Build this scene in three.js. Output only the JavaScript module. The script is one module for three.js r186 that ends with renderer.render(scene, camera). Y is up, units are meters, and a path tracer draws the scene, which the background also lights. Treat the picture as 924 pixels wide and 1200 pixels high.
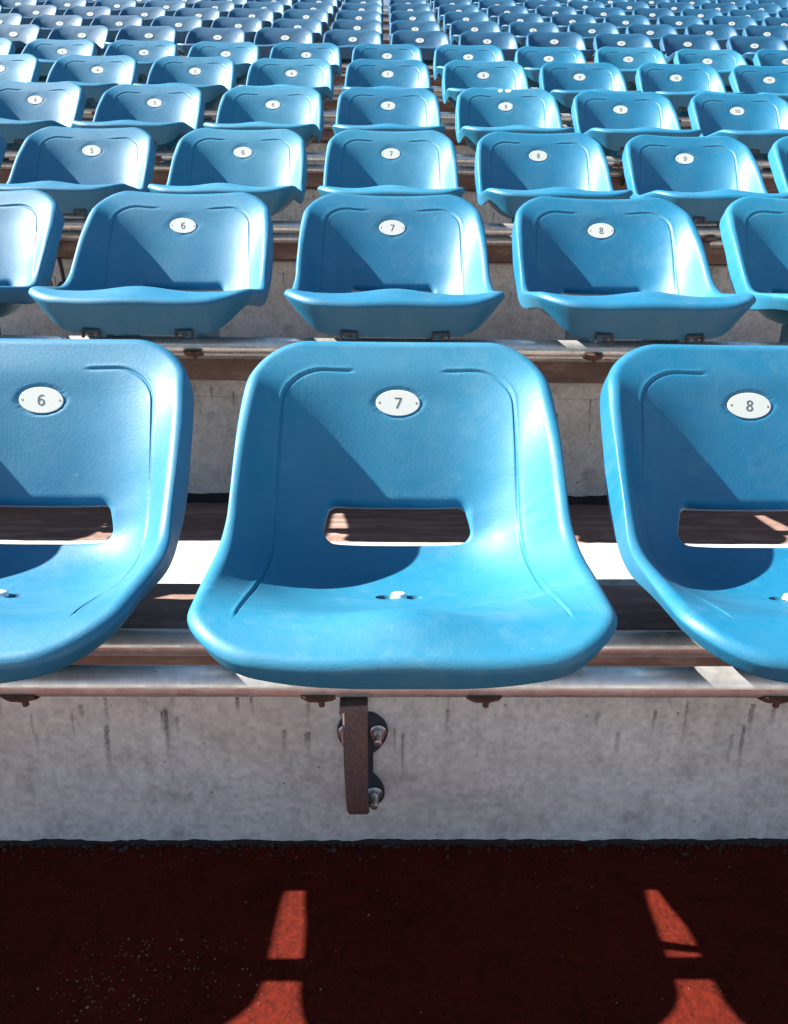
import * as THREE from 'three';
import { mergeGeometries, mergeVertices, toCreasedNormals } from 'three/addons/utils/BufferGeometryUtils.js';
import { FontLoader } from 'three/addons/loaders/FontLoader.js';
import { TextGeometry } from 'three/addons/geometries/TextGeometry.js';
import { RoundedBoxGeometry } from 'three/addons/geometries/RoundedBoxGeometry.js';
import { Brush, Evaluator, SUBTRACTION } from 'three-bvh-csg';

// ---------------------------------------------------------------- camera, sky, sun, exposure
const EYE = 0.825;                                   // camera height above the red walkway
const scene = new THREE.Scene();
const camera = new THREE.PerspectiveCamera(65.66, 788 / 1024, 0.05, 600);
camera.rotation.order = 'YXZ';
camera.position.set(0, EYE, 0);
camera.rotation.set(-THREE.MathUtils.degToRad(17), -0.0175, 0.0108);

const toSun = new THREE.Vector3(-1.34, 1, -0.015).normalize();
{                                                    // clear, slightly hazy sky: air only, the same all round apart from a glow towards the sun
  const W = 512, H = 256, d = new Float32Array(W * H * 4);
  for (let y = 0; y < H; y++) for (let x = 0; x < W; x++) {
    const el = ((y + 0.5) / H - 0.5) * Math.PI, az = ((x + 0.5) / W - 0.5) * 2 * Math.PI;
    const dir = new THREE.Vector3(Math.cos(el) * Math.cos(az), Math.sin(el), Math.cos(el) * Math.sin(az));
    const h = Math.pow(1 - Math.max(0, Math.sin(el)), 3), c = Math.max(0, dir.dot(toSun)), g = 0.35 * Math.pow(c, 6) + 0.9 * Math.pow(c, 40);
    const i = (y * W + x) * 4;
    d[i] = (0.050 + (0.190 - 0.050) * h) * (1 + g); d[i + 1] = (0.080 + (0.205 - 0.080) * h) * (1 + 0.95 * g); d[i + 2] = (0.136 + (0.228 - 0.136) * h) * (1 + 0.8 * g); d[i + 3] = 1;
  }
  const t = new THREE.DataTexture(d, W, H, THREE.RGBAFormat, THREE.FloatType);
  t.mapping = THREE.EquirectangularReflectionMapping; t.magFilter = t.minFilter = THREE.LinearFilter; t.needsUpdate = true;
  scene.background = scene.environment = t;
}
const sun = new THREE.DirectionalLight(new THREE.Color(1.0, 0.95, 0.86), 5.0);
sun.name = 'sun';
sun.position.copy(toSun).multiplyScalar(30).add(new THREE.Vector3(0, 2, -4));
sun.target.position.set(0, 1, -4);
sun.castShadow = true;
sun.shadow.mapSize.set(4096, 4096);
Object.assign(sun.shadow.camera, { left: -12, right: 12, top: 12, bottom: -12, near: 1, far: 80 });
sun.shadow.radius = 1;
scene.add(sun, sun.target);

const renderer = new THREE.WebGLRenderer({ antialias: true });
renderer.toneMapping = THREE.LinearToneMapping;
renderer.toneMappingExposure = 4.1;
renderer.shadowMap.enabled = true;

// ---------------------------------------------------------------- helpers
let seed = 7;
function rnd() { seed = (seed * 1664525 + 1013904223) >>> 0; return seed / 4294967296; }
const V = (x, y, z) => new THREE.Vector3(x, y, z);
const clamp = (x, a = 0, b = 1) => Math.min(b, Math.max(a, x));
const sstep = (a, b, x) => { const t = clamp((x - a) / (b - a)); return t * t * (3 - 2 * t); };
const mix = (a, b, t) => a + (b - a) * t;
const used = new Map();
function numbered(name) { const n = used.get(name) ?? 0; used.set(name, n + 1); return n ? `${name}_${String(n).padStart(3, '0')}` : name; }
function mesh(name, geometry, material, parent) {
  const m = new THREE.Mesh(geometry, material);
  m.name = parent ? name : numbered(name); m.castShadow = m.receiveShadow = true;
  (parent ?? scene).add(m);
  return m;
}
function thing(name, label, category, group) {
  const o = new THREE.Group(); o.name = numbered(name); o.userData = { label, category };
  if (group) o.userData.group = group;
  scene.add(o);
  return o;
}
function hash(x, y, s) { let h = Math.imul(x, 374761393) ^ Math.imul(y, 668265263) ^ Math.imul(s, 2246822519); h = Math.imul(h ^ (h >>> 13), 1274126177); return ((h ^ (h >>> 16)) >>> 0) / 4294967296; }
function vnoise(x, y, px, py, s) {                    // tileable value noise, lattice period px, py
  const xi = Math.floor(x), yi = Math.floor(y), fx = x - xi, fy = y - yi;
  const u = fx * fx * (3 - 2 * fx), v = fy * fy * (3 - 2 * fy), m = (a, b) => ((a % b) + b) % b;
  const x0 = m(xi, px), x1 = m(xi + 1, px), y0 = m(yi, py), y1 = m(yi + 1, py);
  return mix(mix(hash(x0, y0, s), hash(x1, y0, s), u), mix(hash(x0, y1, s), hash(x1, y1, s), u), v);
}
function fbm(u, v, fx, fy, oct, s) {                   // u, v in 0..1
  let a = 0, w = 0.5, t = 0;
  for (let o = 0; o < oct; o++) { a += w * vnoise(u * fx, v * fy, fx, fy, s + o * 17); t += w; w *= 0.55; fx *= 2; fy *= 2; }
  return a / t;
}
function texture(w, h, fn, { srgb = false, repeat = [1, 1] } = {}) {   // fn(u, v) -> [r, g, b] 0..1 (linear when srgb, stored as sRGB)
  const d = new Uint8Array(w * h * 4), enc = (c) => (c <= 0.0031308 ? 12.92 * c : 1.055 * Math.pow(c, 1 / 2.4) - 0.055);
  for (let y = 0; y < h; y++) for (let x = 0; x < w; x++) {
    const c = fn((x + 0.5) / w, (y + 0.5) / h), i = (y * w + x) * 4;
    for (let k = 0; k < 3; k++) d[i + k] = Math.round(255 * clamp(srgb ? enc(clamp(c[k])) : c[k]));
    d[i + 3] = 255;
  }
  const t = new THREE.DataTexture(d, w, h, THREE.RGBAFormat);
  t.magFilter = THREE.LinearFilter; t.minFilter = THREE.LinearMipmapLinearFilter; t.generateMipmaps = true;
  t.wrapS = t.wrapT = THREE.RepeatWrapping;
  t.repeat.set(...repeat);
  if (srgb) t.colorSpace = THREE.SRGBColorSpace;
  t.needsUpdate = true;
  return t;
}
function again(t, rx, ry) { const c = t.clone(); c.repeat.set(rx, ry); c.needsUpdate = true; return c; }

// ---------------------------------------------------------------- materials
// moulded plastic: fine grain, faint chalky weathering
const plasticGrain = texture(512, 512, (u, v) => { const g = 0.5 * fbm(u, v, 128, 128, 2, 3) + 0.5 * fbm(u, v, 40, 40, 2, 4); return [g, g, g]; }, { repeat: [8, 8] });
const plasticRough = texture(512, 512, (u, v) => { const g = 0.78 + 0.35 * (fbm(u, v, 9, 9, 4, 31) - 0.5) + 0.12 * (fbm(u, v, 90, 90, 2, 32) - 0.5); return [g, g, g]; }, { repeat: [1.7, 1.7] });
function plasticMap(base, chalk, s) {
  const mark = new Float32Array(1024 * 1024); seed = s * 131 + 9;            // fine scratches and dried splashes
  for (let i = 0; i < 70; i++) {
    let x = rnd() * 1024, y = rnd() * 1024, a = rnd() * 6.28; const n = 10 + 70 * rnd() * rnd(), k = 0.05 + 0.13 * rnd(), bend = (rnd() - 0.5) * 0.02;
    for (let j = 0; j < n; j++) { x += Math.cos(a); y += Math.sin(a); a += bend; mark[((Math.floor(y) & 1023) << 10) | (Math.floor(x) & 1023)] = k * (0.4 + 0.6 * rnd()); }
  }
  for (let i = 0; i < 60; i++) {
    const x = rnd() * 1024, y = rnd() * 1024, r = 0.8 + 2.6 * rnd() * rnd(), k = 0.06 + 0.16 * rnd();
    for (let j = -5; j <= 5; j++) for (let q = -5; q <= 5; q++) if (Math.hypot(j, q) < r * (0.8 + 0.4 * rnd())) mark[((Math.floor(y + j) & 1023) << 10) | (Math.floor(x + q) & 1023)] = k;
  }
  return texture(1024, 1024, (u, v) => {
    const n = fbm(u, v, 6, 6, 5, s), f = fbm(u, v, 70, 70, 3, s + 5), sp = hash(Math.floor(u * 1024), Math.floor(v * 1024), s);
    let k = 0.05 * sstep(0.45, 0.75, n) + 0.07 * (f - 0.5);
    const scr = fbm(u + 0.02 * n, v, 260, 7, 2, s + 9); k += 0.06 * sstep(0.76, 0.86, scr) * sstep(0.5, 0.7, n);
    if (sp > 0.9992) k += 0.3;
    k += 0.07 * sstep(0.60, 0.64, fbm(u, v, 14, 14, 5, s + 13)) * f + mark[(Math.floor(v * 1024) << 10) | Math.floor(u * 1024)];
    return base.map((b, i) => mix(b, chalk[i], clamp(k, -0.1, 1)));
  }, { srgb: true, repeat: [1.3, 1.3] });
}
const M = {};
function plastic(base, chalk, s, rough) {
  return new THREE.MeshPhysicalMaterial({ map: plasticMap(base, chalk, s), roughness: rough, roughnessMap: plasticRough, bumpMap: plasticGrain, bumpScale: 0.00022, specularIntensity: 1, ior: 1.54 });
}
M.seat = [plastic([0.004, 0.125, 0.236], [0.20, 0.30, 0.33], 11, 0.71), plastic([0.006, 0.138, 0.246], [0.22, 0.31, 0.34], 57, 0.75), plastic([0.0032, 0.116, 0.222], [0.20, 0.30, 0.33], 91, 0.68)];
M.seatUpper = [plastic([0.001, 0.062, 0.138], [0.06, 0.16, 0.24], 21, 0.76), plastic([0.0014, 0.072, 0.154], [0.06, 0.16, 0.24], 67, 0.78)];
M.plate = new THREE.MeshPhysicalMaterial({ color: new THREE.Color().setRGB(0.52, 0.53, 0.50), roughness: 0.4, clearcoat: 0.3, clearcoatRoughness: 0.3 });
M.numeral = new THREE.MeshStandardMaterial({ color: new THREE.Color().setRGB(0.06, 0.065, 0.07), roughness: 0.6 });
M.rivet = new THREE.MeshStandardMaterial({ color: new THREE.Color().setRGB(0.45, 0.42, 0.38), roughness: 0.4, metalness: 0.9 });
M.cap = new THREE.MeshStandardMaterial({ color: new THREE.Color().setRGB(0.62, 0.63, 0.62), roughness: 0.45 });
M.bird = new THREE.MeshStandardMaterial({ color: new THREE.Color().setRGB(0.75, 0.75, 0.7), roughness: 0.95 });

// concrete of the risers: cement mottling, blow holes, rain streaks (uv in metres: 2.4 m x 0.6 m)
function concreteMap(tone, warm, s, streaks) {
  const drips = [];
  seed = s * 977 + 5;
  for (let i = 0; i < streaks; i++) drips.push([rnd(), 0.30 + 0.155 * rnd(), 0.03 + 0.08 * rnd() * rnd(), 0.0016 + 0.0024 * rnd(), 0.45 + 0.5 * rnd()]);
  const pits = [];
  for (let i = 0; i < 420; i++) pits.push([rnd(), rnd(), 0.0006 + 0.0022 * rnd() * rnd() * rnd(), 0.4 + 0.5 * rnd()]);
  const W = 2048, H = 512, dark = new Float32Array(W * H);
  for (const [cx, cy, r, k] of pits) for (let y = -8; y <= 8; y++) for (let x = -8; x <= 8; x++) {
    const px = Math.floor(cx * W) + x, py = Math.floor(cy * H) + y; if (px < 0 || py < 0 || px >= W || py >= H) continue;
    const d = Math.hypot(x / W * 2.4, y / H * 0.6); dark[py * W + px] = Math.max(dark[py * W + px], k * (1 - sstep(r * 0.6, r * 1.3, d)));
  }
  for (const [cx, top, len, w, k] of drips) {
    const x0 = cx * W, lean = (rnd() - 0.5) * 3;
    for (let py = Math.floor((top - len) / 0.6 * H); py < top / 0.6 * H; py++) for (let x = -6; x <= 6; x++) {
      const t = (top / 0.6 * H - py) / (len / 0.6 * H), px = Math.floor(x0 + x + lean * t); if (px < 0 || px >= W || py < 0 || py >= H) continue;
      const d = Math.abs(x) / W * 2.4, g = 0.6 + 0.8 * (hash(px, py >> 1, s) - 0.3);
      dark[py * W + px] = Math.max(dark[py * W + px], k * (1 - t) * g * (1 - sstep(w * 0.5, w * 1.4, d)) * sstep(0, 0.08, t));
    }
  }
  return texture(W, H, (u, v) => {
    const a = fbm(u, v, 8, 3, 5, s), b = fbm(u, v, 60, 16, 4, s + 3), c = fbm(u, v, 320, 80, 3, s + 8), st = fbm(u, v, 150, 2, 3, s + 21);
    let k = 1 + 0.40 * (a - 0.5) + 0.28 * (b - 0.5) + 0.45 * (c - 0.5);
    k *= 1 - 0.10 * sstep(0.52, 0.72, st) * sstep(0.38, 0.62, fbm(u, v, 12, 4, 3, s + 40));
    k *= 1 - 0.13 * sstep(0.55, 0.80, fbm(u, v, 500, 125, 2, s + 90)) * sstep(0.42, 0.6, fbm(u, v, 30, 8, 3, s + 91));
    k *= 1 - 0.22 * sstep(0.55, 0.85, fbm(u, v, 70, 18, 4, s + 61));       // smudges
    k *= 1 - dark[Math.floor(v * H) * W + Math.floor(u * W)];
    const wm = sstep(0.40, 0.65, fbm(u, v, 7, 3, 3, s + 77));
    return [tone * k * mix(1, warm[0], wm), tone * k * mix(1.005, warm[1], wm), tone * k * mix(0.95, warm[2], wm)];
  }, { srgb: true, repeat: [1 / 2.4, 1 / 0.6] });
}
const concreteBump = texture(1024, 512, (u, v) => { const g = 0.5 * fbm(u, v, 200, 50, 3, 13) + 0.3 * fbm(u, v, 30, 8, 3, 14) + 0.4 * (1 - sstep(0.70, 0.78, fbm(u, v, 120, 30, 2, 19))) - 0.2; return [g, g, g]; }, { repeat: [1 / 2.4, 1 / 0.6] });
const conc = (tone, warm, s, n) => new THREE.MeshStandardMaterial({ map: concreteMap(tone, warm, s, n), roughness: 0.92, bumpMap: concreteBump, bumpScale: 0.0012 });
M.riser = conc(0.70, [1.0, 0.95, 0.87], 5, 110);
M.riserUpper = conc(0.60, [0.99, 0.94, 0.86], 9, 70);
M.strip = new THREE.MeshStandardMaterial({ map: concreteMap(0.40, [1.0, 0.94, 0.83], 15, 0), roughness: 0.9, bumpMap: concreteBump, bumpScale: 0.001 });
const treadMap = texture(2048, 512, (u, v) => {          // brown weathered coating, flaking
  const a = fbm(u, v, 5, 4, 5, 41), b = fbm(u, v, 24, 50, 4, 43), c = fbm(u, v, 300, 100, 3, 47);
  const k = 0.75 + 0.5 * a + 0.6 * (b - 0.5) + 0.4 * (c - 0.5), fl = sstep(0.60, 0.68, b) * 0.4;
  return [mix(0.205 * k, 0.34, fl), mix(0.122 * k, 0.27, fl), mix(0.100 * k, 0.23, fl)];
}, { srgb: true, repeat: [1 / 2.4, 1 / 0.9] });
M.tread = new THREE.MeshStandardMaterial({ map: treadMap, roughness: 0.85, bumpMap: again(concreteBump, 1 / 2.4, 1 / 0.6), bumpScale: 0.0015 });
M.sealant = new THREE.MeshStandardMaterial({ color: new THREE.Color().setRGB(0.014, 0.013, 0.016), roughness: 0.8 });
// galvanised rails: brushed along their length, smudged
const railRough = texture(1024, 64, (u, v) => { const g = 0.50 + 0.5 * (fbm(u, v, 8, 40, 3, 71) - 0.5) + 0.4 * (fbm(u, v, 60, 6, 3, 72) - 0.5); return [g, g, g]; }, { repeat: [0.9, 8] });
const railMap = texture(2048, 64, (u, v) => {
  const a = fbm(u, v, 24, 4, 4, 73), b = fbm(u, v, 300, 12, 3, 74), k = 0.62 + 0.24 * (a - 0.5) + 0.22 * (b - 0.5), r = sstep(0.62, 0.82, fbm(u, v, 160, 12, 4, 76)) * 0.10;
  return [mix(k, 0.2, r), mix(k * 0.99, 0.10, r), mix(k * 0.97, 0.06, r)];
}, { srgb: true, repeat: [0.45, 8] });
M.rail = new THREE.MeshStandardMaterial({ map: railMap, roughness: 0.75, roughnessMap: railRough, metalness: 0.65 });
const rustMap = texture(512, 512, (u, v) => { const a = fbm(u, v, 12, 12, 5, 81), b = fbm(u, v, 90, 90, 3, 83), r = sstep(0.5, 0.68, a); return [mix(0.125, 0.15, r) * (0.6 + 0.8 * b), mix(0.098, 0.104, r) * (0.6 + 0.8 * b), mix(0.100, 0.092, r) * (0.6 + 0.8 * b)]; }, { srgb: true, repeat: [5, 5] });
M.arm = new THREE.MeshStandardMaterial({ map: rustMap, roughness: 0.7, metalness: 0.25, bumpMap: again(plasticGrain, 20, 20), bumpScale: 0.0004 });
M.wallPlate = new THREE.MeshStandardMaterial({ color: new THREE.Color().setRGB(0.035, 0.042, 0.06), roughness: 0.6, metalness: 0.3 });
M.rust = new THREE.MeshStandardMaterial({ map: texture(256, 256, (u, v) => { const a = fbm(u, v, 10, 10, 4, 85), k = 0.4 + 1.1 * a; return [0.105 * k, 0.058 * k, 0.045 * k]; }, { srgb: true, repeat: [20, 20] }), roughness: 0.8, metalness: 0.3 });
M.zinc = new THREE.MeshStandardMaterial({ color: new THREE.Color().setRGB(0.62, 0.62, 0.63), roughness: 0.32, metalness: 0.95 });
// red walkway: tennis-red coating with dark specks and wear
const floorMap = texture(2048, 2048, (u, v) => {
  const a = fbm(u, v, 7, 7, 5, 101), b = fbm(u, v, 50, 50, 4, 103), c = fbm(u, v, 420, 420, 2, 107), w = sstep(0.60, 0.74, fbm(u, v, 20, 20, 5, 109)) * sstep(0.5, 0.62, c);
  const k = 0.7 + 0.35 * a + 0.45 * (b - 0.5) + 0.75 * (c - 0.5), sp = 1 - 0.4 * sstep(0.74, 0.80, fbm(u, v, 210, 210, 2, 111));
  return [mix(0.078 * k * sp, 0.10, w * 0.08), mix(0.0064 * k * sp, 0.036, w * 0.08), mix(0.0021 * k * sp, 0.028, w * 0.08)];
}, { srgb: true, repeat: [1 / 1.6, 1 / 1.6] });
const floorBump = texture(1024, 1024, (u, v) => { const g = 0.6 * fbm(u, v, 260, 260, 2, 121) + 0.4 * fbm(u, v, 40, 40, 3, 123); return [g, g, g]; }, { repeat: [1 / 1.6, 1 / 1.6] });
M.floor = new THREE.MeshPhysicalMaterial({ map: floorMap, roughness: 0.95, specularIntensity: 0.3, bumpMap: floorBump, bumpScale: 0.0022 });
M.unseenPaving = new THREE.MeshStandardMaterial({ map: again(M.strip.map, 1 / 3, 1 / 3), roughness: 0.95 });

// ---------------------------------------------------------------- rows: offsets back and up from the front row
const rowBack = [0, 0.886, 1.785, 2.624, 3.475, 4.403, 5.526, 6.499, 7.314, 8.179, 9.06, 9.94, 10.82];
const rowUp = [0, 0.278, 0.551, 0.850, 1.148, 1.445, 1.808, 2.131, 2.421, 2.723, 3.03, 3.335, 3.64];
const ROWS = rowBack.length, COL7 = 0.0255, PITCH = 0.5, WALL = 0.996, TREAD = EYE - 0.550, WALLTOP = EYE - 0.526, BEAMTOP = EYE - 0.458, LEDGE = EYE - 0.476;
const ORD = ['front', 'second', 'third', 'fourth', 'fifth', 'sixth', 'seventh', 'eighth', 'ninth', 'tenth', 'eleventh', 'twelfth', 'thirteenth'];
const inRow = (r) => (r === 0 ? 'front row' : `${ORD[r]} row from the front`);
const halfWide = (r) => 0.5 * (0.9 + rowBack[r] + 0.35) * 1.02 + 0.9;

// ground: red walkway along the stand, pale ground beyond, out of view, placed to bounce light onto the riser, both level
{
  const unseenPaving = new THREE.PlaneGeometry(700, 700); unseenPaving.rotateX(-Math.PI / 2);
  const uv = unseenPaving.attributes.uv; for (let i = 0; i < uv.count; i++) uv.setXY(i, uv.getX(i) * 700, uv.getY(i) * 700);
  const p = mesh('ground', unseenPaving, M.unseenPaving); p.position.y = -0.006;
  p.userData = { kind: 'structure', label: 'unseen pale paved ground in front of the stand, lighting the first riser', category: 'ground' };
  const walk = new THREE.PlaneGeometry(40, 1.5); walk.rotateX(-Math.PI / 2);
  const w = walk.attributes.uv; for (let i = 0; i < w.count; i++) w.setXY(i, w.getX(i) * 40, w.getY(i) * 1.5);
  const f = mesh('walkway', walk, M.floor); f.position.z = -1.2 + 0.75;
  f.userData = { kind: 'structure', label: 'dark red coated walkway in front of the first riser', category: 'walkway' };
}

// concrete steps
function quadStrip(profile, x0, x1, nx) {                // profile: list of [z, y]; swept along x, uv in metres
  const pos = [], uv = [], idx = []; let run = 0;
  for (let j = 0; j < profile.length; j++) {
    if (j) run += Math.hypot(profile[j][0] - profile[j - 1][0], profile[j][1] - profile[j - 1][1]);
    for (let i = 0; i <= nx; i++) { const x = mix(x0, x1, i / nx); pos.push(x, profile[j][1], profile[j][0]); uv.push(x, run); }
  }
  const w = nx + 1;
  for (let j = 0; j < profile.length - 1; j++) for (let i = 0; i < nx; i++) { const a = j * w + i; idx.push(a, a + 1, a + w, a + 1, a + w + 1, a + w); }
  const g = new THREE.BufferGeometry();
  g.setAttribute('position', new THREE.Float32BufferAttribute(pos, 3)); g.setAttribute('uv', new THREE.Float32BufferAttribute(uv, 2)); g.setIndex(idx);
  return toCreasedNormals(g, 0.5);
}
function box(w, h, d, x, y, z, r = 0) { const g = r ? new RoundedBoxGeometry(w, h, d, 2, r) : new THREE.BoxGeometry(w, h, d); g.translate(x, y, z); return g; }
for (let r = 0; r < ROWS; r++) {
  const zf = -(WALL + rowBack[r]), up = rowUp[r], yb = r ? TREAD + rowUp[r - 1] : 0, yt = WALLTOP + up;
  const zn = r + 1 < ROWS ? -(WALL + rowBack[r + 1]) : zf - 0.9, X = r === 0 ? 6 : 4 + halfWide(r);
  const step = thing('concrete_step', r === 0 ? 'grey stained concrete step with its riser facing the red walkway' : `concrete step that carries the ${ORD[r]} row of seats`, 'concrete step');
  step.userData.kind = 'structure';
  const jy = r === 0 ? yt - 0.02 : yt - 0.042;                   // shallow formwork line under the top
  const riser = quadStrip([[zf - 0.10, yb - 0.06], [zf, yb - 0.06], [zf, jy - 0.003], [zf - 0.0022, jy - 0.0015], [zf - 0.0022, jy + 0.0015], [zf, jy + 0.003], [zf, yt - 0.006], [zf - 0.006, yt], [zf - 0.10, yt], [zf - 0.10, yb - 0.06]], -X, X, 4);
  const uv = riser.attributes.uv, ps = riser.attributes.position;       // riser face: v = height above its foot
  for (let i = 0; i < uv.count; i++) if (Math.abs(ps.getZ(i) - zf) < 0.006) uv.setXY(i, ps.getX(i) + r * 0.83 + 0.3, ps.getY(i) - yb + 0.12);
  mesh('riser', riser, r === 0 ? M.riser : M.riserUpper, step);
  // brown nosing beam along the edge, pale concrete ledge behind it, brown tread behind that
  const bz = zf + 0.0568, bt = BEAMTOP + up, b = 0.005;
  mesh('nosing_beam', quadStrip([[bz - 0.012, yt + 0.002], [bz, yt + 0.004], [bz, bt - b], [bz - b * 0.3, bt - b * 0.3], [bz - b, bt], [bz - 0.187 + b, bt], [bz - 0.187 + b * 0.3, bt - b * 0.3], [bz - 0.187, bt - b], [bz - 0.187, yt + 0.002], [bz - 0.012, yt + 0.002]], -X, X, 4), M.tread, step);
  const n = Math.round(X * 2 / (r < 2 ? 0.02 : 0.1)), pos = [], suv = [], idx = [], L0 = zf - 0.1305, L1 = zf - 0.378, lt = LEDGE + up, ty = TREAD + up;
  for (let i = 0; i <= n; i++) {                                // the ledge has a slightly ragged rear edge
    const x = mix(-X, X, i / n), j = 0.008 * (fbm((x + 20) / 40, 0.3, 400, 3, 4, 14 + r) - 0.5) + 0.004 * (fbm((x + 20) / 40, 0.6, 1500, 3, 2, 15 + r) - 0.5);
    for (const [z, y] of [[L0, lt - 0.06], [L0, lt], [L1 + 0.006 + j, lt], [L1 + 0.0015 + j, lt - 0.0025], [L1 + j, lt - 0.008], [L1 + j, ty - 0.02]]) { pos.push(x, y, z); suv.push(x, z + y); }
    if (i) for (let k = 0; k < 5; k++) { const a = (i - 1) * 6 + k, c = a + 6; idx.push(a, c, a + 1, c, c + 1, a + 1); }
  }
  const sg = new THREE.BufferGeometry(); sg.setAttribute('position', new THREE.Float32BufferAttribute(pos, 3)); sg.setAttribute('uv', new THREE.Float32BufferAttribute(suv, 2)); sg.setIndex(idx);
  mesh('concrete_ledge', toCreasedNormals(sg, 0.5), M.strip, step);
  mesh('tread', quadStrip([[L1 + 0.05, ty], [zn + 0.001, ty], [zn + 0.001, ty - 0.10], [L1 + 0.05, ty - 0.10], [L1 + 0.05, ty]], -X, X, 4), M.tread, step);
  // dark sealant along the foot of the riser
  const sp = [], si = [], sn = Math.round(X * 2 / (r < 2 ? 0.005 : 0.05)), hh = r === 0 ? 0.0062 : 0.020;
  for (let i = 0; i <= sn; i++) {
    const x = mix(-X, X, i / sn), e = fbm((x + 20) / 40, 0.7, 900, 3, 4, 31 + r) - 0.5, e2 = fbm((x + 20) / 40, 0.2, 2600, 3, 2, 33 + r) - 0.5;
    const h = hh * (1 + (r ? 0.3 : 0.9) * e + (r ? 0.25 : 0.9) * e2), d = hh * (0.75 + 0.6 * e + 0.5 * e2);
    for (const [z, y] of [[zf + d, yb + 0.0006], [zf + d * 0.7, yb + h * 0.55], [zf + d * 0.25, yb + h * 0.95], [zf - 0.002, yb + h]]) sp.push(x, y, z);
    if (i) for (let k = 0; k < 3; k++) { const a = (i - 1) * 4 + k, b = a + 4; si.push(a, b, a + 1, b, b + 1, a + 1); }
  }
  const gg = new THREE.BufferGeometry(); gg.setAttribute('position', new THREE.Float32BufferAttribute(sp, 3)); gg.setIndex(si); gg.computeVertexNormals();
  mesh('joint_sealant', gg, M.sealant, step);
}

// ---------------------------------------------------------------- rails and their brackets (front-row place, then moved back and up)
function railGeometry(d, len) {
  const g = new THREE.CylinderGeometry(d / 2, d / 2, len, 28, 1); g.rotateZ(Math.PI / 2);
  const uv = g.attributes.uv; for (let i = 0; i < uv.count; i++) uv.setXY(i, uv.getY(i) * len, uv.getX(i) * Math.PI * d);
  return g;
}
const FR = { z: 0.776, top: EYE - 0.414, d: 0.034 }, BR = { z: 0.922, top: EYE - 0.440, d: 0.034 };
for (let r = 0; r < ROWS; r++) {
  const len = 2 * halfWide(r) + 3;
  for (const [R, which] of [[FR, 'front'], [BR, 'rear']]) {
    const m = mesh('seat_rail', railGeometry(R.d, len), M.rail);
    m.position.set(0, R.top - R.d / 2 + rowUp[r], -(R.z + rowBack[r]));
    m.userData = { label: `${which} metal rail under the seats of the ${inRow(r)}`, category: 'rail' };
  }
}
// bracket profile in (back, up), relative to the wall face and the walkway level of its row
const armCurve = new THREE.CatmullRomCurve3([V(0.796, EYE - 0.4620, 0), V(0.800, EYE - 0.490, 0), V(0.812, EYE - 0.540, 0), V(0.842, EYE - 0.612, 0), V(0.892, EYE - 0.690, 0), V(0.966, EYE - 0.750, 0)]);
const braceCurve = new THREE.CatmullRomCurve3([V(0.905, EYE - 0.488, 0), V(0.936, EYE - 0.502, 0), V(0.960, EYE - 0.540, 0), V(0.974, EYE - 0.585, 0), V(0.984, EYE - 0.640, 0)]);
const topCurve = new THREE.CatmullRomCurve3([V(0.752, EYE - 0.4482, 0), V(0.790, EYE - 0.4500, 0), V(0.900, EYE - 0.4740, 0), V(0.942, EYE - 0.4760, 0)]);
function sweepBar(curve, w, th, n) {                       // flat bar across x
  const pts = curve.getPoints(n), pos = [], idx = [], uv = [];
  pts.forEach((p, i) => {
    const q = pts[Math.min(n, i + 1)].clone().sub(pts[Math.max(0, i - 1)]).normalize(), nx = -q.y, ny = q.x, b = 0.0022;
    const sec = [[-w / 2 + b, 0], [w / 2 - b, 0], [w / 2, b], [w / 2, th - b], [w / 2 - b, th], [-w / 2 + b, th], [-w / 2, th - b], [-w / 2, b]];
    for (const [x, d] of sec) { pos.push(x, p.y + ny * d, -(p.x + nx * d)); uv.push(x + d, i * 0.006); }
  });
  for (let i = 0; i < n; i++) for (let k = 0; k < 8; k++) { const a = i * 8 + k, b = i * 8 + (k + 1) % 8; idx.push(a, b, a + 8, b, b + 8, a + 8); }
  for (const o of [0, n * 8]) for (let k = 1; k < 7; k++) idx.push(o, o + k, o + k + 1);
  const g = new THREE.BufferGeometry(); g.setAttribute('position', new THREE.Float32BufferAttribute(pos, 3)); g.setAttribute('uv', new THREE.Float32BufferAttribute(uv, 2)); g.setIndex(idx);
  return toCreasedNormals(g, 0.7);
}
function extrudeZY(pts, holes, th) {                        // polygon in (back, up) extruded along x
  const s = new THREE.Shape(pts.map(([a, b]) => new THREE.Vector2(a, b)));
  for (const h of holes) s.holes.push(new THREE.Path(h.map(([a, b]) => new THREE.Vector2(a, b))));
  const g = new THREE.ExtrudeGeometry(s, { depth: th, bevelEnabled: true, bevelThickness: 0.001, bevelSize: 0.001, bevelSegments: 1, curveSegments: 4 });
  g.translate(0, 0, -th / 2); g.rotateY(Math.PI / 2);          // shape x (back) -> -z, depth -> x
  return g;
}
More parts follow.
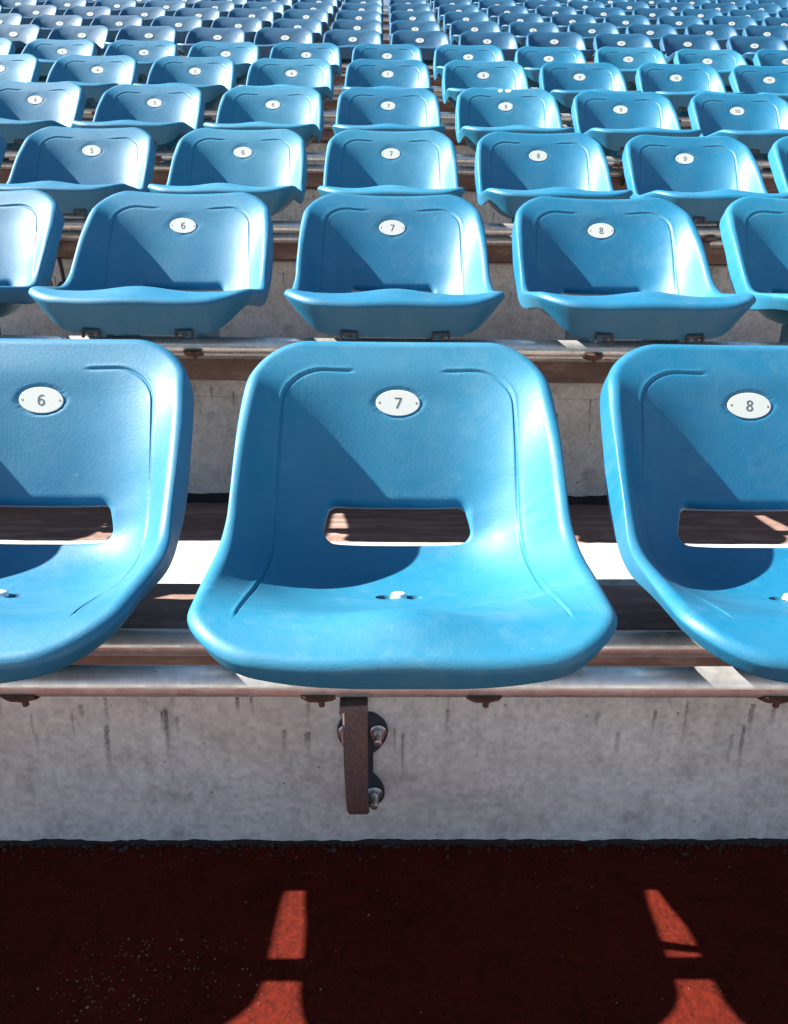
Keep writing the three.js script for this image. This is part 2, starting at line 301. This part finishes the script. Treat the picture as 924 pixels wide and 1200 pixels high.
function makeBracket() {
  const o = new THREE.Group();
  mesh('arm', sweepBar(armCurve, 0.0290, 0.009, 22), M.arm, o);
  mesh('rail_support', sweepBar(topCurve, 0.030, -0.008, 14), M.arm, o);
  mesh('brace', sweepBar(braceCurve, 0.012, 0.007, 14), M.wallPlate, o);
  const s = new THREE.Shape(), y0 = EYE - 0.731, y1 = EYE - 0.628;           // wall plate with four rounded lugs
  s.moveTo(-0.012, y0 - 0.024); s.lineTo(0.012, y0 - 0.024); s.quadraticCurveTo(0.033, y0 - 0.018, 0.033, y0); s.quadraticCurveTo(0.032, y0 + 0.014, 0.016, y0 + 0.030);
  s.lineTo(0.016, y1 - 0.036); s.quadraticCurveTo(0.036, y1 - 0.020, 0.037, y1); s.quadraticCurveTo(0.035, y1 + 0.016, 0.016, y1 + 0.026);
  s.lineTo(-0.016, y1 + 0.026); s.quadraticCurveTo(-0.032, y1 + 0.015, -0.033, y1); s.quadraticCurveTo(-0.032, y1 - 0.019, -0.016, y1 - 0.036);
  s.lineTo(-0.016, y0 + 0.030); s.quadraticCurveTo(-0.020, y0 + 0.012, -0.020, y0); s.quadraticCurveTo(-0.020, y0 - 0.016, -0.012, y0 - 0.024);
  const wp = new THREE.ExtrudeGeometry(s, { depth: 0.006, bevelEnabled: true, bevelThickness: 0.0012, bevelSize: 0.0012, bevelSegments: 2, curveSegments: 8 });
  wp.translate(0.002, 0, -WALL + 0.0015);
  mesh('wall_plate', wp, M.wallPlate, o);
  for (const [x, y] of [[-0.019, y1], [0.026, y1], [-0.008, y0], [0.021, y0]]) {
    const g = [];
    const cyl = (r, h, z, n = 16) => { const k = new THREE.CylinderGeometry(r, r, h, n); k.rotateX(Math.PI / 2); k.translate(x, y, z); g.push(k.toNonIndexed()); };
    const z0 = -WALL + 0.0088;
    cyl(0.0055, 0.030, z0 + 0.015); const tip = new THREE.SphereGeometry(0.0055, 12, 6); tip.scale(1, 1, 0.45); tip.translate(x, y, z0 + 0.030); g.push(tip.toNonIndexed());
    cyl(0.0095, 0.009, z0 + 0.0068, 6);
    const b = mesh('bolt', toCreasedNormals(mergeGeometries(g), 0.6), M.zinc, o);
    const wa = new THREE.TorusGeometry(0.0098, 0.0022, 8, 24); wa.translate(x, y, z0 + 0.0015); mesh('washer', wa, M.zinc, b);
  }
  return o;
}
const bracketProto = makeBracket();
for (let r = 0; r < 8; r++) {
  const K = Math.ceil(halfWide(r) / 1.03);
  for (let k = -K; k <= K; k++) {
    if (r === 0 && k !== 0) continue;
    const o = bracketProto.clone(); o.name = numbered('rail_bracket'); scene.add(o);
    o.position.set(-0.028 + 1.03 * k, rowUp[r], -rowBack[r]);
    const side = k === 0 ? 'under the middle column' : `${['first', 'second', 'third', 'fourth', 'fifth', 'sixth'][Math.abs(k) - 1]} ${k < 0 ? 'left' : 'right'} of the middle`;
    o.userData = { label: r === 0 ? 'brown steel bracket bolted to the front riser under seat 7' : `steel rail bracket, ${inRow(r)}, ${side}`, category: 'bracket', group: 'brackets that carry the seat rails' };
  }
}

// ---------------------------------------------------------------- the seat shell
// keys: centre line (back, up), rim line (back, up), half width
const KEYS = [
  [-0.007, -0.012, -0.003, -0.004, 0.2065], [0.050, 0.001, 0.050, 0.009, 0.206], [0.120, -0.020, 0.116, 0.010, 0.2050], [0.190, -0.045, 0.170, 0.009, 0.2040],
  [0.250, -0.057, 0.215, 0.010, 0.2035], [0.305, -0.059, 0.250, 0.018, 0.2020], [0.347, -0.051, 0.277, 0.036, 0.2000], [0.378, -0.031, 0.302, 0.062, 0.1995],
  [0.395, 0.010, 0.327, 0.090, 0.199], [0.410, 0.060, 0.355, 0.122, 0.198], [0.425, 0.110, 0.387, 0.155, 0.1965], [0.441, 0.160, 0.417, 0.187, 0.194], [0.4525, 0.198, 0.444, 0.210, 0.191], [0.470, 0.234, 0.466, 0.236, 0.188]];
const SK = [0]; for (let i = 1; i < KEYS.length; i++) SK.push(SK[i - 1] + Math.hypot(KEYS[i][0] - KEYS[i - 1][0], KEYS[i][1] - KEYS[i - 1][1]));
const LEN = SK[SK.length - 1];
function keyAt(S, c) {                                      // cubic Hermite through the keys
  let i = 0; while (i < SK.length - 2 && S > SK[i + 1]) i++;
  const d = (k) => { const a = Math.max(0, k - 1), b = Math.min(SK.length - 1, k + 1); return (KEYS[b][c] - KEYS[a][c]) / (SK[b] - SK[a]); };
  const h = SK[i + 1] - SK[i], t = (S - SK[i]) / h, p0 = KEYS[i][c], p1 = KEYS[i + 1][c], m0 = d(i) * h, m1 = d(i + 1) * h;
  if (t < 0) return p0 + m0 * t; if (t > 1) return p1 + m1 * (t - 1);
  const t2 = t * t, t3 = t2 * t; return (2 * t3 - 3 * t2 + 1) * p0 + (t3 - 2 * t2 + t) * m0 + (-2 * t3 + 3 * t2) * p1 + (t3 - t2) * m1;
}
const SLOT_S = SK[7] + 0.0295, PLATE_S = SK[11] - 0.001;
let HUMP = 0.015, LOW = -0.047, LOWX = 0.024, TUCK = 0.55, LOWP = 3, DIP = 0.001;     // front swell, front skirt's foot and its rise and tuck towards the corners
function surf(X, S) {                                       // seat-local: x right, y up from the front rim, z = -back
  const w = keyAt(S, 4), q = Math.abs(X) / w, p = mix(3.2, 4.0, sstep(SK[4], SK[7], S)) - 1.0 * sstep(SK[8], SK[11], S), g = Math.pow(Math.max(q, 1e-6), p);
  let t = mix(keyAt(S, 0), keyAt(S, 2), g), y = mix(keyAt(S, 1), keyAt(S, 3), g);
  y += HUMP * Math.exp(-((X / 0.072) ** 2)) * Math.exp(-(((S - 0.048) / 0.045) ** 2));   // swell in the middle of the front edge
  return V(X, y, -t);
}
function frame(X, S) {
  const e = 0.0015, p = surf(X, S), a = surf(X + e, S).sub(surf(X - e, S)), b = surf(X, S + e).sub(surf(X, S - e));
  return { p, n: a.clone().cross(b).normalize(), a: a.multiplyScalar(1 / (2 * e)), b: b.multiplyScalar(1 / (2 * e)) };
}
function warp(X, S) {
  const f = 1 - sstep(0.0, 0.16, S), bow = 0.020 * (1 - clamp((X / 0.2) ** 2)) * f + DIP * (1 - clamp((X / 0.15) ** 2)) * sstep(LEN - 0.09, LEN, S);
  return [X * keyAt(S, 4) / 0.2, S - bow];
}
function loop(xh, S0, S1, rF, rT, cnt) {                     // counter-clockwise from the middle of the front edge
  const out = [], [n1, n2, n3, n4, n5] = cnt;
  const lin = (x0, s0, x1, s1, n) => { for (let i = 0; i < n; i++) out.push([mix(x0, x1, i / n), mix(s0, s1, i / n)]); };
  const arc = (cx, cs, r, a0, n) => { for (let i = 0; i < n; i++) { const a = a0 + Math.PI / 2 * i / n; out.push([cx + r * Math.cos(a), cs + r * Math.sin(a)]); } };
  lin(0, S0, xh - rF, S0, n1); arc(xh - rF, S0 + rF, rF, -Math.PI / 2, n2); lin(xh, S0 + rF, xh, S1 - rT, n3); arc(xh - rT, S1 - rT, rT, 0, n4);
  lin(xh - rT, S1, -xh + rT, S1, n5); arc(-xh + rT, S1 - rT, rT, Math.PI / 2, n4); lin(-xh, S1 - rT, -xh, S0 + rF, n3); arc(-xh + rF, S0 + rF, rF, Math.PI, n2); lin(-xh + rF, S0, 0, S0, n1);
  return out.map(([x, s]) => warp(x, s));
}
function shellGeometry({ cnt, m1, groove, m2, lip, under, recess }) {
  const A = loop(0.2, 0.020, LEN, 0.062, 0.066, cnt), G = loop(0.164, 0.040, LEN - 0.036, 0.022, 0.058, cnt), B = loop(0.108, SLOT_S - 0.036, SLOT_S + 0.038, 0.022, 0.026, cnt);
  const N = A.length, rings = [];
  const ringUV = [];
  const push = (pts, uvs) => { rings.push(pts); ringUV.push(uvs); };
  const TH = 0.005;
  const mask = (X, S) => (S > LEN - 0.12 ? sstep(0.062, 0.070, Math.abs(X)) : 1) * sstep(0.062, 0.074, S) * (Math.abs(X) > 0.1 || S > LEN - 0.12 ? 1 : 0);
  const gro = (off) => -0.0020 * Math.exp(-((off / 0.0021) ** 2)) + 0.0007 * Math.exp(-(((off - 0.0052) / 0.0022) ** 2));
  const top = [];                                          // [pattern points, groove offset] from rim to slot
  for (let i = 0; i < m1; i++) top.push((k) => { const a = A[k], g = G[k], l = Math.hypot(a[0] - g[0], a[1] - g[1]), f = i / m1 * (1 - 0.0095 / l); return [mix(a[0], g[0], f), mix(a[1], g[1], f), null]; });
  for (const off of groove) top.push((k) => { const a = off > 0 ? A[k] : B[k], g = G[k], l = Math.hypot(a[0] - g[0], a[1] - g[1]), f = Math.abs(off) / l; return [mix(g[0], a[0], f), mix(g[1], a[1], f), off]; });
  for (let i = 1; i <= m2; i++) top.push((k) => { const b = B[k], g = G[k], l = Math.hypot(b[0] - g[0], b[1] - g[1]), f = mix(0.0095 / l, 1, i / m2); return [mix(g[0], b[0], f), mix(g[1], b[1], f), null]; });
  // outward directions in space along the rim and into the slot
  const edge = (L, sign) => L.map((p, k) => {
    const f = frame(...p), q = L[(k + 1) % N], o = L[(k + N - 1) % N], tan = f.a.clone().multiplyScalar(q[0] - o[0]).addScaledVector(f.b, q[1] - o[1]).normalize();
    return { ...f, S: p[1], o: tan.clone().cross(f.n).normalize().multiplyScalar(sign) };
  });
  const EA = edge(A, 1), EB = edge(B, -1);
  const lipRing = (E, rad, skirt, th, flip) => {              // from the surface edge round to the underside; rad(e) radius, skirt(e) [direction, length]
    const es = E.map((e) => ({ ...e, r: rad(e), ...skirt(e) })), list = [];
    for (let i = 1; i <= lip; i++) { const a = Math.PI / 2 * i / lip; list.push((e) => e.p.clone().addScaledVector(e.o, e.r * Math.sin(a)).addScaledVector(e.n, -e.r * (1 - Math.cos(a)))); }
    const base = (e, inset) => e.p.clone().addScaledVector(e.o, e.r - inset).addScaledVector(e.n, -e.r);
    for (const f of [0.3, 0.65]) list.push((e) => base(e, 0).addScaledVector(e.dir, e.len * f));
    list.push((e) => base(e, 0).addScaledVector(e.dir, e.len - 0.0012));
    list.push((e) => base(e, 0.0012).addScaledVector(e.dir, e.len));
    list.push((e) => base(e, th - 0.0006).addScaledVector(e.dir, e.len));
    list.push((e) => base(e, th).addScaledVector(e.dir, e.len - 0.0012));
    list.push((e) => base(e, th).addScaledVector(e.dir, 0.001));
    list.push((e) => e.p.clone().addScaledVector(e.o, (e.r - th) * 0.5).addScaledVector(e.n, -(TH + 0.0012)));
    const rs = list.map((fn) => es.map(fn));
    return flip ? rs.reverse() : rs;
  };
  const rimSkirt = (e) => {
    const f = 1 - sstep(0.03, 0.36, -e.p.z);
    const back = V(e.n.x * -0.10, -e.n.y, -e.n.z).normalize(), dir = back.lerp(V(-TUCK * 0.9 * Math.sign(e.p.x) * Math.pow(Math.abs(e.p.x) / 0.2, 4), -1, -TUCK), f).normalize();
    const low = LOW + LOWX * Math.pow(clamp(Math.abs(e.p.x) / 0.205), LOWP), len = mix(0.036, Math.max(0.016, e.p.y - 0.0125 - low), f);
    return { dir, len };
  };
  const slotRad = (e) => mix(0.006, 0.018, sstep(SLOT_S - 0.02, SLOT_S + 0.03, e.S)), slotSkirt = (e) => ({ dir: e.n.clone().negate(), len: 0.006 });
  // start at the slot's underside, round its lip, across the top to the rim, round the rim, back under
  const lipUV = (rgs, L, sign, rev) => rgs.map((rg, j) => { const st = rev ? rgs.length - 1 - j : j; return rg.map((p, k) => { const g = G[k], l = L[k], d = Math.hypot(l[0] - g[0], l[1] - g[1]), w = sign * 0.0042 * (st + 1); return [l[0] + 0.37 + (l[0] - g[0]) / d * w, l[1] + 0.03 + (l[1] - g[1]) / d * w]; }); });
  const slotRings = lipRing(EB, slotRad, slotSkirt, 0.005, true), slotUV = lipUV(slotRings, B, 1, true);
  slotRings.forEach((rg, j) => push(rg, slotUV[j]));
  for (let j = top.length - 1; j >= 0; j--) {
    const pts = [], uvs = [];
    for (let k = 0; k < N; k++) {
      const [X, S, off] = top[j](k), f = frame(X, S); let d = 0;
      if (off !== null) d += gro(off) * mask(X, S);
      if (recess) { const e = Math.hypot(X / 0.0345, (S - PLATE_S) / 0.0215); d -= 0.0016 * (1 - sstep(0.96, 1.05, e)); }
      pts.push(f.p.addScaledVector(f.n, d)); uvs.push([X + 0.37, S + 0.03]);
    }
    push(pts, uvs);
  }
  const rimRings = lipRing(EA, () => 0.0125, rimSkirt, 0.0048, false), rimUV = lipUV(rimRings, A, 1, false);
  rimRings.forEach((rg, j) => push(rg, rimUV[j]));
  for (let i = 0; i <= under; i++) {
    const pts = [], uvs = [];
    for (let k = 0; k < N; k++) { const a = A[k], b = B[k], X = mix(a[0], b[0], i / under), S = mix(a[1], b[1], i / under), f = frame(X, S); pts.push(f.p.addScaledVector(f.n, -TH)); uvs.push([X + 0.87, S + 0.03]); }
    push(pts, uvs);
  }
  const R = rings.length, pos = new Float32Array(R * N * 3), uv = new Float32Array(R * N * 2), idx = [];
  rings.forEach((rg, j) => rg.forEach((p, k) => { pos.set([p.x, p.y, p.z], (j * N + k) * 3); uv.set(ringUV[j][k], (j * N + k) * 2); }));
  for (let j = 0; j < R; j++) for (let k = 0; k < N; k++) { const j2 = (j + 1) % R, k2 = (k + 1) % N, a = j * N + k, b = j * N + k2, c = j2 * N + k, d = j2 * N + k2; idx.push(a, c, b, b, c, d); }
  const g = new THREE.BufferGeometry();
  g.setAttribute('position', new THREE.BufferAttribute(pos, 3)); g.setAttribute('uv', new THREE.BufferAttribute(uv, 2)); g.setIndex(idx); g.computeVertexNormals();
  // the winding must face outwards: the back's middle looks towards +z
  let s = 0; const q = g.attributes.position, nn = g.attributes.normal; for (let i = 0; i < q.count; i += 7) { const X = q.getX(i), S = uv[i * 2 + 1]; if (Math.abs(X) < 0.05 && S > PLATE_S + 0.03 && uv[i * 2] < 0.6) s += nn.getZ(i); }
  if (s < 0) { for (let i = 0; i < idx.length; i += 3) { const t = idx[i]; idx[i] = idx[i + 1]; idx[i + 1] = t; } g.setIndex(idx); g.computeVertexNormals(); }
  return g;
}
const FINE = [0.0085, 0.0070, 0.0055, 0.0042, 0.0032, 0.0024, 0.0016, 0.0008, 0, -0.0008, -0.0016, -0.0024, -0.0032, -0.0045, -0.0065, -0.0085];
const MID = [0.0085, 0.0052, 0.003, 0.0015, 0, -0.0015, -0.003, -0.0055, -0.0085];
const HOLE_S = SK[4] - 0.002;
let heroShell = shellGeometry({ cnt: [36, 16, 64, 14, 40], m1: 16, groove: FINE, m2: 76, lip: 9, under: 22, recess: true });
{
  // two drain holes through the pan, the right one blind
  const ev = new Evaluator(); ev.attributes = ['position', 'normal', 'uv'];
  let b = new Brush(heroShell, M.seat[0]); b.updateMatrixWorld();
  for (const [x, depth] of [[-0.0185, 0.03], [0.0185, 0.0046]]) {
    const f = frame(x, HOLE_S), c = new THREE.CylinderGeometry(0.0098, 0.0085, depth * 2, 28);
    c.scale(1.25, 1, 1);
    const t = new Brush(c, M.seat[0]); t.position.copy(f.p); t.quaternion.setFromUnitVectors(V(0, 1, 0), f.n); t.updateMatrixWorld();
    b = ev.evaluate(b, t, SUBTRACTION); b.updateMatrixWorld();
  }
  heroShell = b.geometry; heroShell.clearGroups();
}
HUMP = 0.012; LOW = -0.088; LOWX = 0.055; TUCK = 0.70; LOWP = 7; DIP = 0.008;
const midShell = shellGeometry({ cnt: [16, 8, 26, 7, 18], m1: 6, groove: MID, m2: 16, lip: 5, under: 8, recess: true });
const lowShell = shellGeometry({ cnt: [6, 4, 10, 4, 8], m1: 3, groove: [0], m2: 8, lip: 3, under: 4, recess: false });

// plate, rivets, numerals
const font = await new FontLoader().loadAsync('fonts/droid/droid_sans_regular.typeface.json');
const pf = frame(0, PLATE_S), plateQuat = new THREE.Quaternion().setFromRotationMatrix(new THREE.Matrix4().makeBasis(V(1, 0, 0), pf.n.clone().cross(V(1, 0, 0)).normalize(), pf.n));
const plateShape = new THREE.Shape(); plateShape.absellipse(0, 0, 0.0305, 0.0178, 0, Math.PI * 2);
const plateGeo = new THREE.ExtrudeGeometry(plateShape, { depth: 0.0010, bevelEnabled: true, bevelThickness: 0.0005, bevelSize: 0.0006, bevelSegments: 2, curveSegments: 32 });
plateGeo.translate(0, 0, 0.0005);
const rivetGeo = new THREE.CylinderGeometry(0.0016, 0.0020, 0.0007, 20); rivetGeo.rotateX(Math.PI / 2);
const numerals = new Map();
function numeral(n) {
  if (!numerals.has(n)) {
    const g = new TextGeometry(String(n), { font, size: 0.0150, depth: 0.0003, curveSegments: 5 }); g.computeBoundingBox();
    const b = g.boundingBox; g.translate(-(b.min.x + b.max.x) / 2, -(b.min.y + b.max.y) / 2, 0.00205);
    numerals.set(n, g);
  }
  return numerals.get(n);
}
// feet moulded under the pan, steel clips and rusty hooks that hold the seat to the front rail
const LOC = (back, up) => [back - 0.68, up - (EYE - 0.34)];  // front-row place -> seat-local
const footBottomFront = FR.top - (EYE - 0.34), footBottomRear = BR.top - (EYE - 0.34), zF = FR.z - 0.68, zR = BR.z - 0.68;
function footGeometry(x, tilt) {                              // tilt: seats above the front row sit a little steeper
  const bF = footBottomFront - 0.0117 * tilt, bR = footBottomRear - 0.0068 * tilt;
  const topLine = []; for (let i = 0; i <= 10; i++) { const S = mix(0.06, SK[5], i / 10), f = frame(x, S), p = f.p.addScaledVector(f.n, -0.004); topLine.push([-p.z, p.y]); }
  const last = topLine[topLine.length - 1];
  const pts = [...topLine, [last[0] + 0.004, bR + 0.0006], [zR - 0.028, bR + 0.0006], [zR - 0.034, bR + 0.016], [zF + 0.026, bF + 0.010], [zF + 0.022, bF + 0.0006], [zF - 0.022, bF + 0.0006], [topLine[0][0] - 0.002, topLine[0][1] - 0.012]];
  const g = extrudeZY(pts, [], 0.022); g.translate(x, 0, 0); return g;
}
const footGeos = [0, 1].map((t) => [-0.09, 0.09].map((x) => footGeometry(x, t)));
function clipGeometry(x, tilt) {                                    // open steel U in front of the foot
  const y = footBottomFront - 0.0117 * tilt, z = -(zF - 0.0255) - 0.03 + 0.08 * tilt, g = [];
  g.push(box(0.034, 0.0030, 0.010, x, y + 0.0145, z, 0.0008), box(0.0035, 0.0130, 0.010, x - 0.0155, y + 0.0067, z, 0.0008), box(0.0035, 0.0130, 0.010, x + 0.0155, y + 0.0067, z, 0.0008), box(0.010, 0.006, 0.004, x + 0.001, y + 0.0075, z + 0.003, 0.001));
  return mergeGeometries(g);
}
function hookGeometry(x) {                                    // rusty strap round the underside of the tube, thickest in its middle
  const cy = footBottomFront - FR.d / 2, pos = [], idx = [], uv = [], n = 14, m = 12, R = FR.d / 2 + 0.0004;
  for (let i = 0; i <= n; i++) {
    const u = i / n * 2 - 1, th = 0.0014 + 0.0044 * Math.pow(1 - u * u, 0.8) + 0.0004 * Math.sin(u * 9);
    for (let k = 0; k <= 2 * m + 1; k++) {
      const outer = k > m, a = mix(0.50, Math.PI - 0.50, outer ? (2 * m + 1 - k) / m : k / m), r = outer ? R + th : R;
      pos.push(x + u * 0.0185, cy - r * Math.sin(a), -zF + r * Math.cos(a)); uv.push(u * 0.02, a * 0.018 + (outer ? 0.1 : 0));
    }
    const w = 2 * m + 2;
    if (i) for (let k = 0; k < w; k++) { const p = (i - 1) * w + k, q = (i - 1) * w + (k + 1) % w; idx.push(p, p + w, q, q, p + w, q + w); }
  }
  const g = new THREE.BufferGeometry(); g.setAttribute('position', new THREE.Float32BufferAttribute(pos, 3)); g.setAttribute('uv', new THREE.Float32BufferAttribute(uv, 2)); g.setIndex(idx);
  const bolt = new THREE.CylinderGeometry(0.0036, 0.0036, 0.012, 10).toNonIndexed(); bolt.rotateX(0.3); bolt.translate(x + 0.003, cy - 0.0215, -zF + 0.006);
  return mergeGeometries([toCreasedNormals(g, 0.6), bolt]);
}
const clips = [0, 1].map((t) => [-0.09, 0.09].map((x) => clipGeometry(x, t))), hooks = [0, 1].map((t) => [-0.09, 0.09].map((x) => { const g = hookGeometry(x); g.translate(0, -0.0117 * t, 0); return g; }));
const capGeo = (() => { const c = new THREE.CylinderGeometry(0.0070, 0.0080, 0.0044, 24), t = new THREE.SphereGeometry(0.0070, 20, 6, 0, Math.PI * 2, 0, Math.PI / 2); t.scale(1, 0.45, 1); t.translate(0, 0.0022, 0); const g = mergeGeometries([c, t]); g.scale(1.35, 1, 1); return g; })();

function makeSeat(shell, mat, detail) {
  const o = new THREE.Group();
  mesh('shell', shell, mat, o);
  const pl = mesh('number_plate', plateGeo, M.plate, o); pl.position.copy(pf.p).addScaledVector(pf.n, detail > 0 ? -0.0016 : 0); pl.quaternion.copy(plateQuat);
  if (detail > 0) for (const x of [-0.0262, 0.0262]) { const rv = mesh('rivet', rivetGeo, M.rivet, pl); rv.position.set(x, 0, 0.0019); }
  mesh('numeral', numeral(7), M.numeral, pl);
  footGeos[detail > 1 ? 0 : 1].forEach((g) => mesh('mounting_foot', g, mat, o));
  if (detail > 0) { clips[detail > 1 ? 0 : 1].forEach((g) => mesh('steel_clip', g, M.rust, o)); hooks[detail > 1 ? 0 : 1].forEach((g) => mesh('rail_hook', g, M.rust, o)); }
  if (detail > 1) {
    const f = frame(0, HOLE_S + 0.004), c = mesh('drain_cap', capGeo, M.cap, o);
    c.position.copy(f.p).addScaledVector(f.n, 0.0010); c.quaternion.setFromUnitVectors(V(0, 1, 0), f.n);
  }
  return o;
}
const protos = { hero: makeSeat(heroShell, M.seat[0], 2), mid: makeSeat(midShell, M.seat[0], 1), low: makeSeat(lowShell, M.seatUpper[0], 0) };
const WORD = ['', 'one', 'two', 'three', 'four', 'five', 'six', 'seven', 'eight', 'nine', 'ten', 'eleven', 'twelve', 'thirteen', 'fourteen', 'fifteen', 'sixteen', 'seventeen'];
const NTH = ['', 'first', 'second', 'third', 'fourth', 'fifth', 'sixth', 'seventh', 'eighth', 'ninth', 'tenth', 'eleventh', 'twelfth', 'thirteenth'];
for (let r = 0; r < ROWS; r++) {
  const hw = halfWide(r) - 0.6, shift = r < 6 ? 0 : 0.5;
  const lo = r === 0 ? -4 : Math.ceil((-hw - 0.35 - COL7) / PITCH - shift), hi = r === 0 ? 2 : Math.floor((hw - COL7) / PITCH - shift);
  for (let k = lo; k <= hi; k++) {
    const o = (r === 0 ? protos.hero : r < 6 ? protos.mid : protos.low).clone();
    o.name = numbered('stadium_seat'); scene.add(o);
    const jit = r === 0 ? 0 : 0.004;
    o.position.set(COL7 + (k + shift) * PITCH + jit * (hash(k + 50, r, 5) - 0.5), EYE - 0.34 + rowUp[r], -(0.68 + rowBack[r]));
    if (r) { o.rotation.x = -0.034; o.position.y += 0.0150; } else { o.position.x = 0.0235 + k * 0.502; }
    if (r) o.rotation.x += 0.014 * (hash(k + 50, r, 9) - 0.5);
    o.getObjectByName('number_plate').rotateZ(0.09 * (hash(k + 70, r, 10) - 0.5));
    o.rotation.y = r === 0 ? 0 : 0.022 * (hash(k + 50, r, 6) - 0.5);
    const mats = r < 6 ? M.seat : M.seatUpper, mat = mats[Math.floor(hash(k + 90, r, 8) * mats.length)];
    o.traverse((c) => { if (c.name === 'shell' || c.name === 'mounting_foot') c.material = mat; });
    o.getObjectByName('numeral').geometry = numeral(Math.max(1, 7 + k));
    let label; const word = WORD[Math.max(1, 7 + k)];
    if (r < 5) label = `blue seat with white oval plate numbered ${word}, in the ${inRow(r)}`;
    else if (r === 5) label = k === 0 ? `light blue seat in the middle column, ${inRow(r)}` : `light blue seat, ${NTH[Math.abs(k)]} ${k < 0 ? 'left' : 'right'} of the middle column, ${inRow(r)}`;
    else { const q = k >= 0 ? k + 1 : -k; label = `deep blue seat, ${NTH[q]} ${k >= 0 ? 'right' : 'left'} of the central gap, ${inRow(r)}`; }
    o.userData = { label, category: 'stadium seat', group: 'blue seats in rows on the stand' };
    if (r === 3 && k === 1) for (const [x, s] of [[-0.022, 0.020], [0.012, 0.026]]) {       // white droppings on the top edge
      const f = frame(x, LEN - 0.010), g = new THREE.SphereGeometry(1, 14, 8); g.scale(s * 0.5, 0.0012, 0.0085);
      const m = mesh('bird_dropping', g, M.bird, o); m.position.copy(f.p).addScaledVector(f.n, 0.0004); m.quaternion.setFromUnitVectors(V(0, 1, 0), f.n);
    }
  }
}

// ---------------------------------------------------------------- litter on the walkway
{
  const leaf = new THREE.PlaneGeometry(0.012, 0.028, 6, 10), p = leaf.attributes.position;
  for (let i = 0; i < p.count; i++) { const t = p.getY(i) / 0.014, w = Math.sqrt(Math.max(0, 1 - t * t)) * (1 - 0.25 * t), x = p.getX(i) * w; p.setXYZ(i, x, p.getY(i), 0.004 * Math.abs(x) / 0.006 + 0.003 * (1 - t * t)); }
  leaf.rotateX(-Math.PI / 2); leaf.computeVertexNormals();
  const m = mesh('fallen_leaf', leaf, new THREE.MeshStandardMaterial({ color: new THREE.Color().setRGB(0.62, 0.40, 0.14), roughness: 0.8, side: THREE.DoubleSide }));
  m.position.set(-0.122, 0.002, -0.672); m.rotation.y = 0.25;
  m.userData = { label: 'small dry yellow leaf lying in the sunlit patch on the red walkway', category: 'leaf' };
  const grit = new THREE.InstancedMesh(new THREE.DodecahedronGeometry(1, 0), new THREE.MeshStandardMaterial({ color: new THREE.Color().setRGB(0.17, 0.13, 0.11), roughness: 0.9 }), 420);
  grit.name = 'grit'; grit.userData = { kind: 'stuff', label: 'pale grit and flakes scattered over the red walkway', category: 'grit' };
  const d = new THREE.Object3D(); seed = 4242;
  for (let i = 0; i < 420; i++) {
    const cl = rnd() < 0.5, cx = -0.36 + 0.3 * rnd() * rnd(), s = 0.0005 + 0.0013 * rnd() * rnd();
    d.position.set(cl ? cx + 0.06 * (rnd() - 0.5) : -0.8 + 1.6 * rnd(), s * 0.3, cl ? -0.70 - 0.12 * rnd() : -0.97 + 0.5 * rnd());
    d.rotation.set(rnd() * 3, rnd() * 3, rnd() * 3); d.scale.set(s * (0.6 + rnd()), s * 0.5, s * (0.6 + rnd())); d.updateMatrix(); grit.setMatrixAt(i, d.matrix);
  }
  grit.castShadow = grit.receiveShadow = true; scene.add(grit);
  const dirt = new THREE.InstancedMesh(new THREE.DodecahedronGeometry(1, 0), new THREE.MeshStandardMaterial({ color: new THREE.Color().setRGB(0.05, 0.038, 0.034), roughness: 1 }), 900);
  dirt.name = 'dirt'; dirt.userData = { kind: 'stuff', label: 'dark crumbs of dirt along the foot of the first riser', category: 'dirt' };
  for (let i = 0; i < 900; i++) {
    const q = rnd() * rnd(), c = 0.0010 + 0.0026 * rnd() * rnd();
    d.position.set(-0.95 + 1.9 * rnd(), c * 0.4, -WALL + 0.004 + 0.045 * q * q + 0.004 * rnd());
    d.rotation.set(rnd() * 3, rnd() * 3, rnd() * 3); d.scale.set(c * (0.7 + rnd()), c * 0.7, c * (0.7 + rnd())); d.updateMatrix(); dirt.setMatrixAt(i, d.matrix);
  }
  dirt.castShadow = dirt.receiveShadow = true; scene.add(dirt);
}

renderer.render(scene, camera);
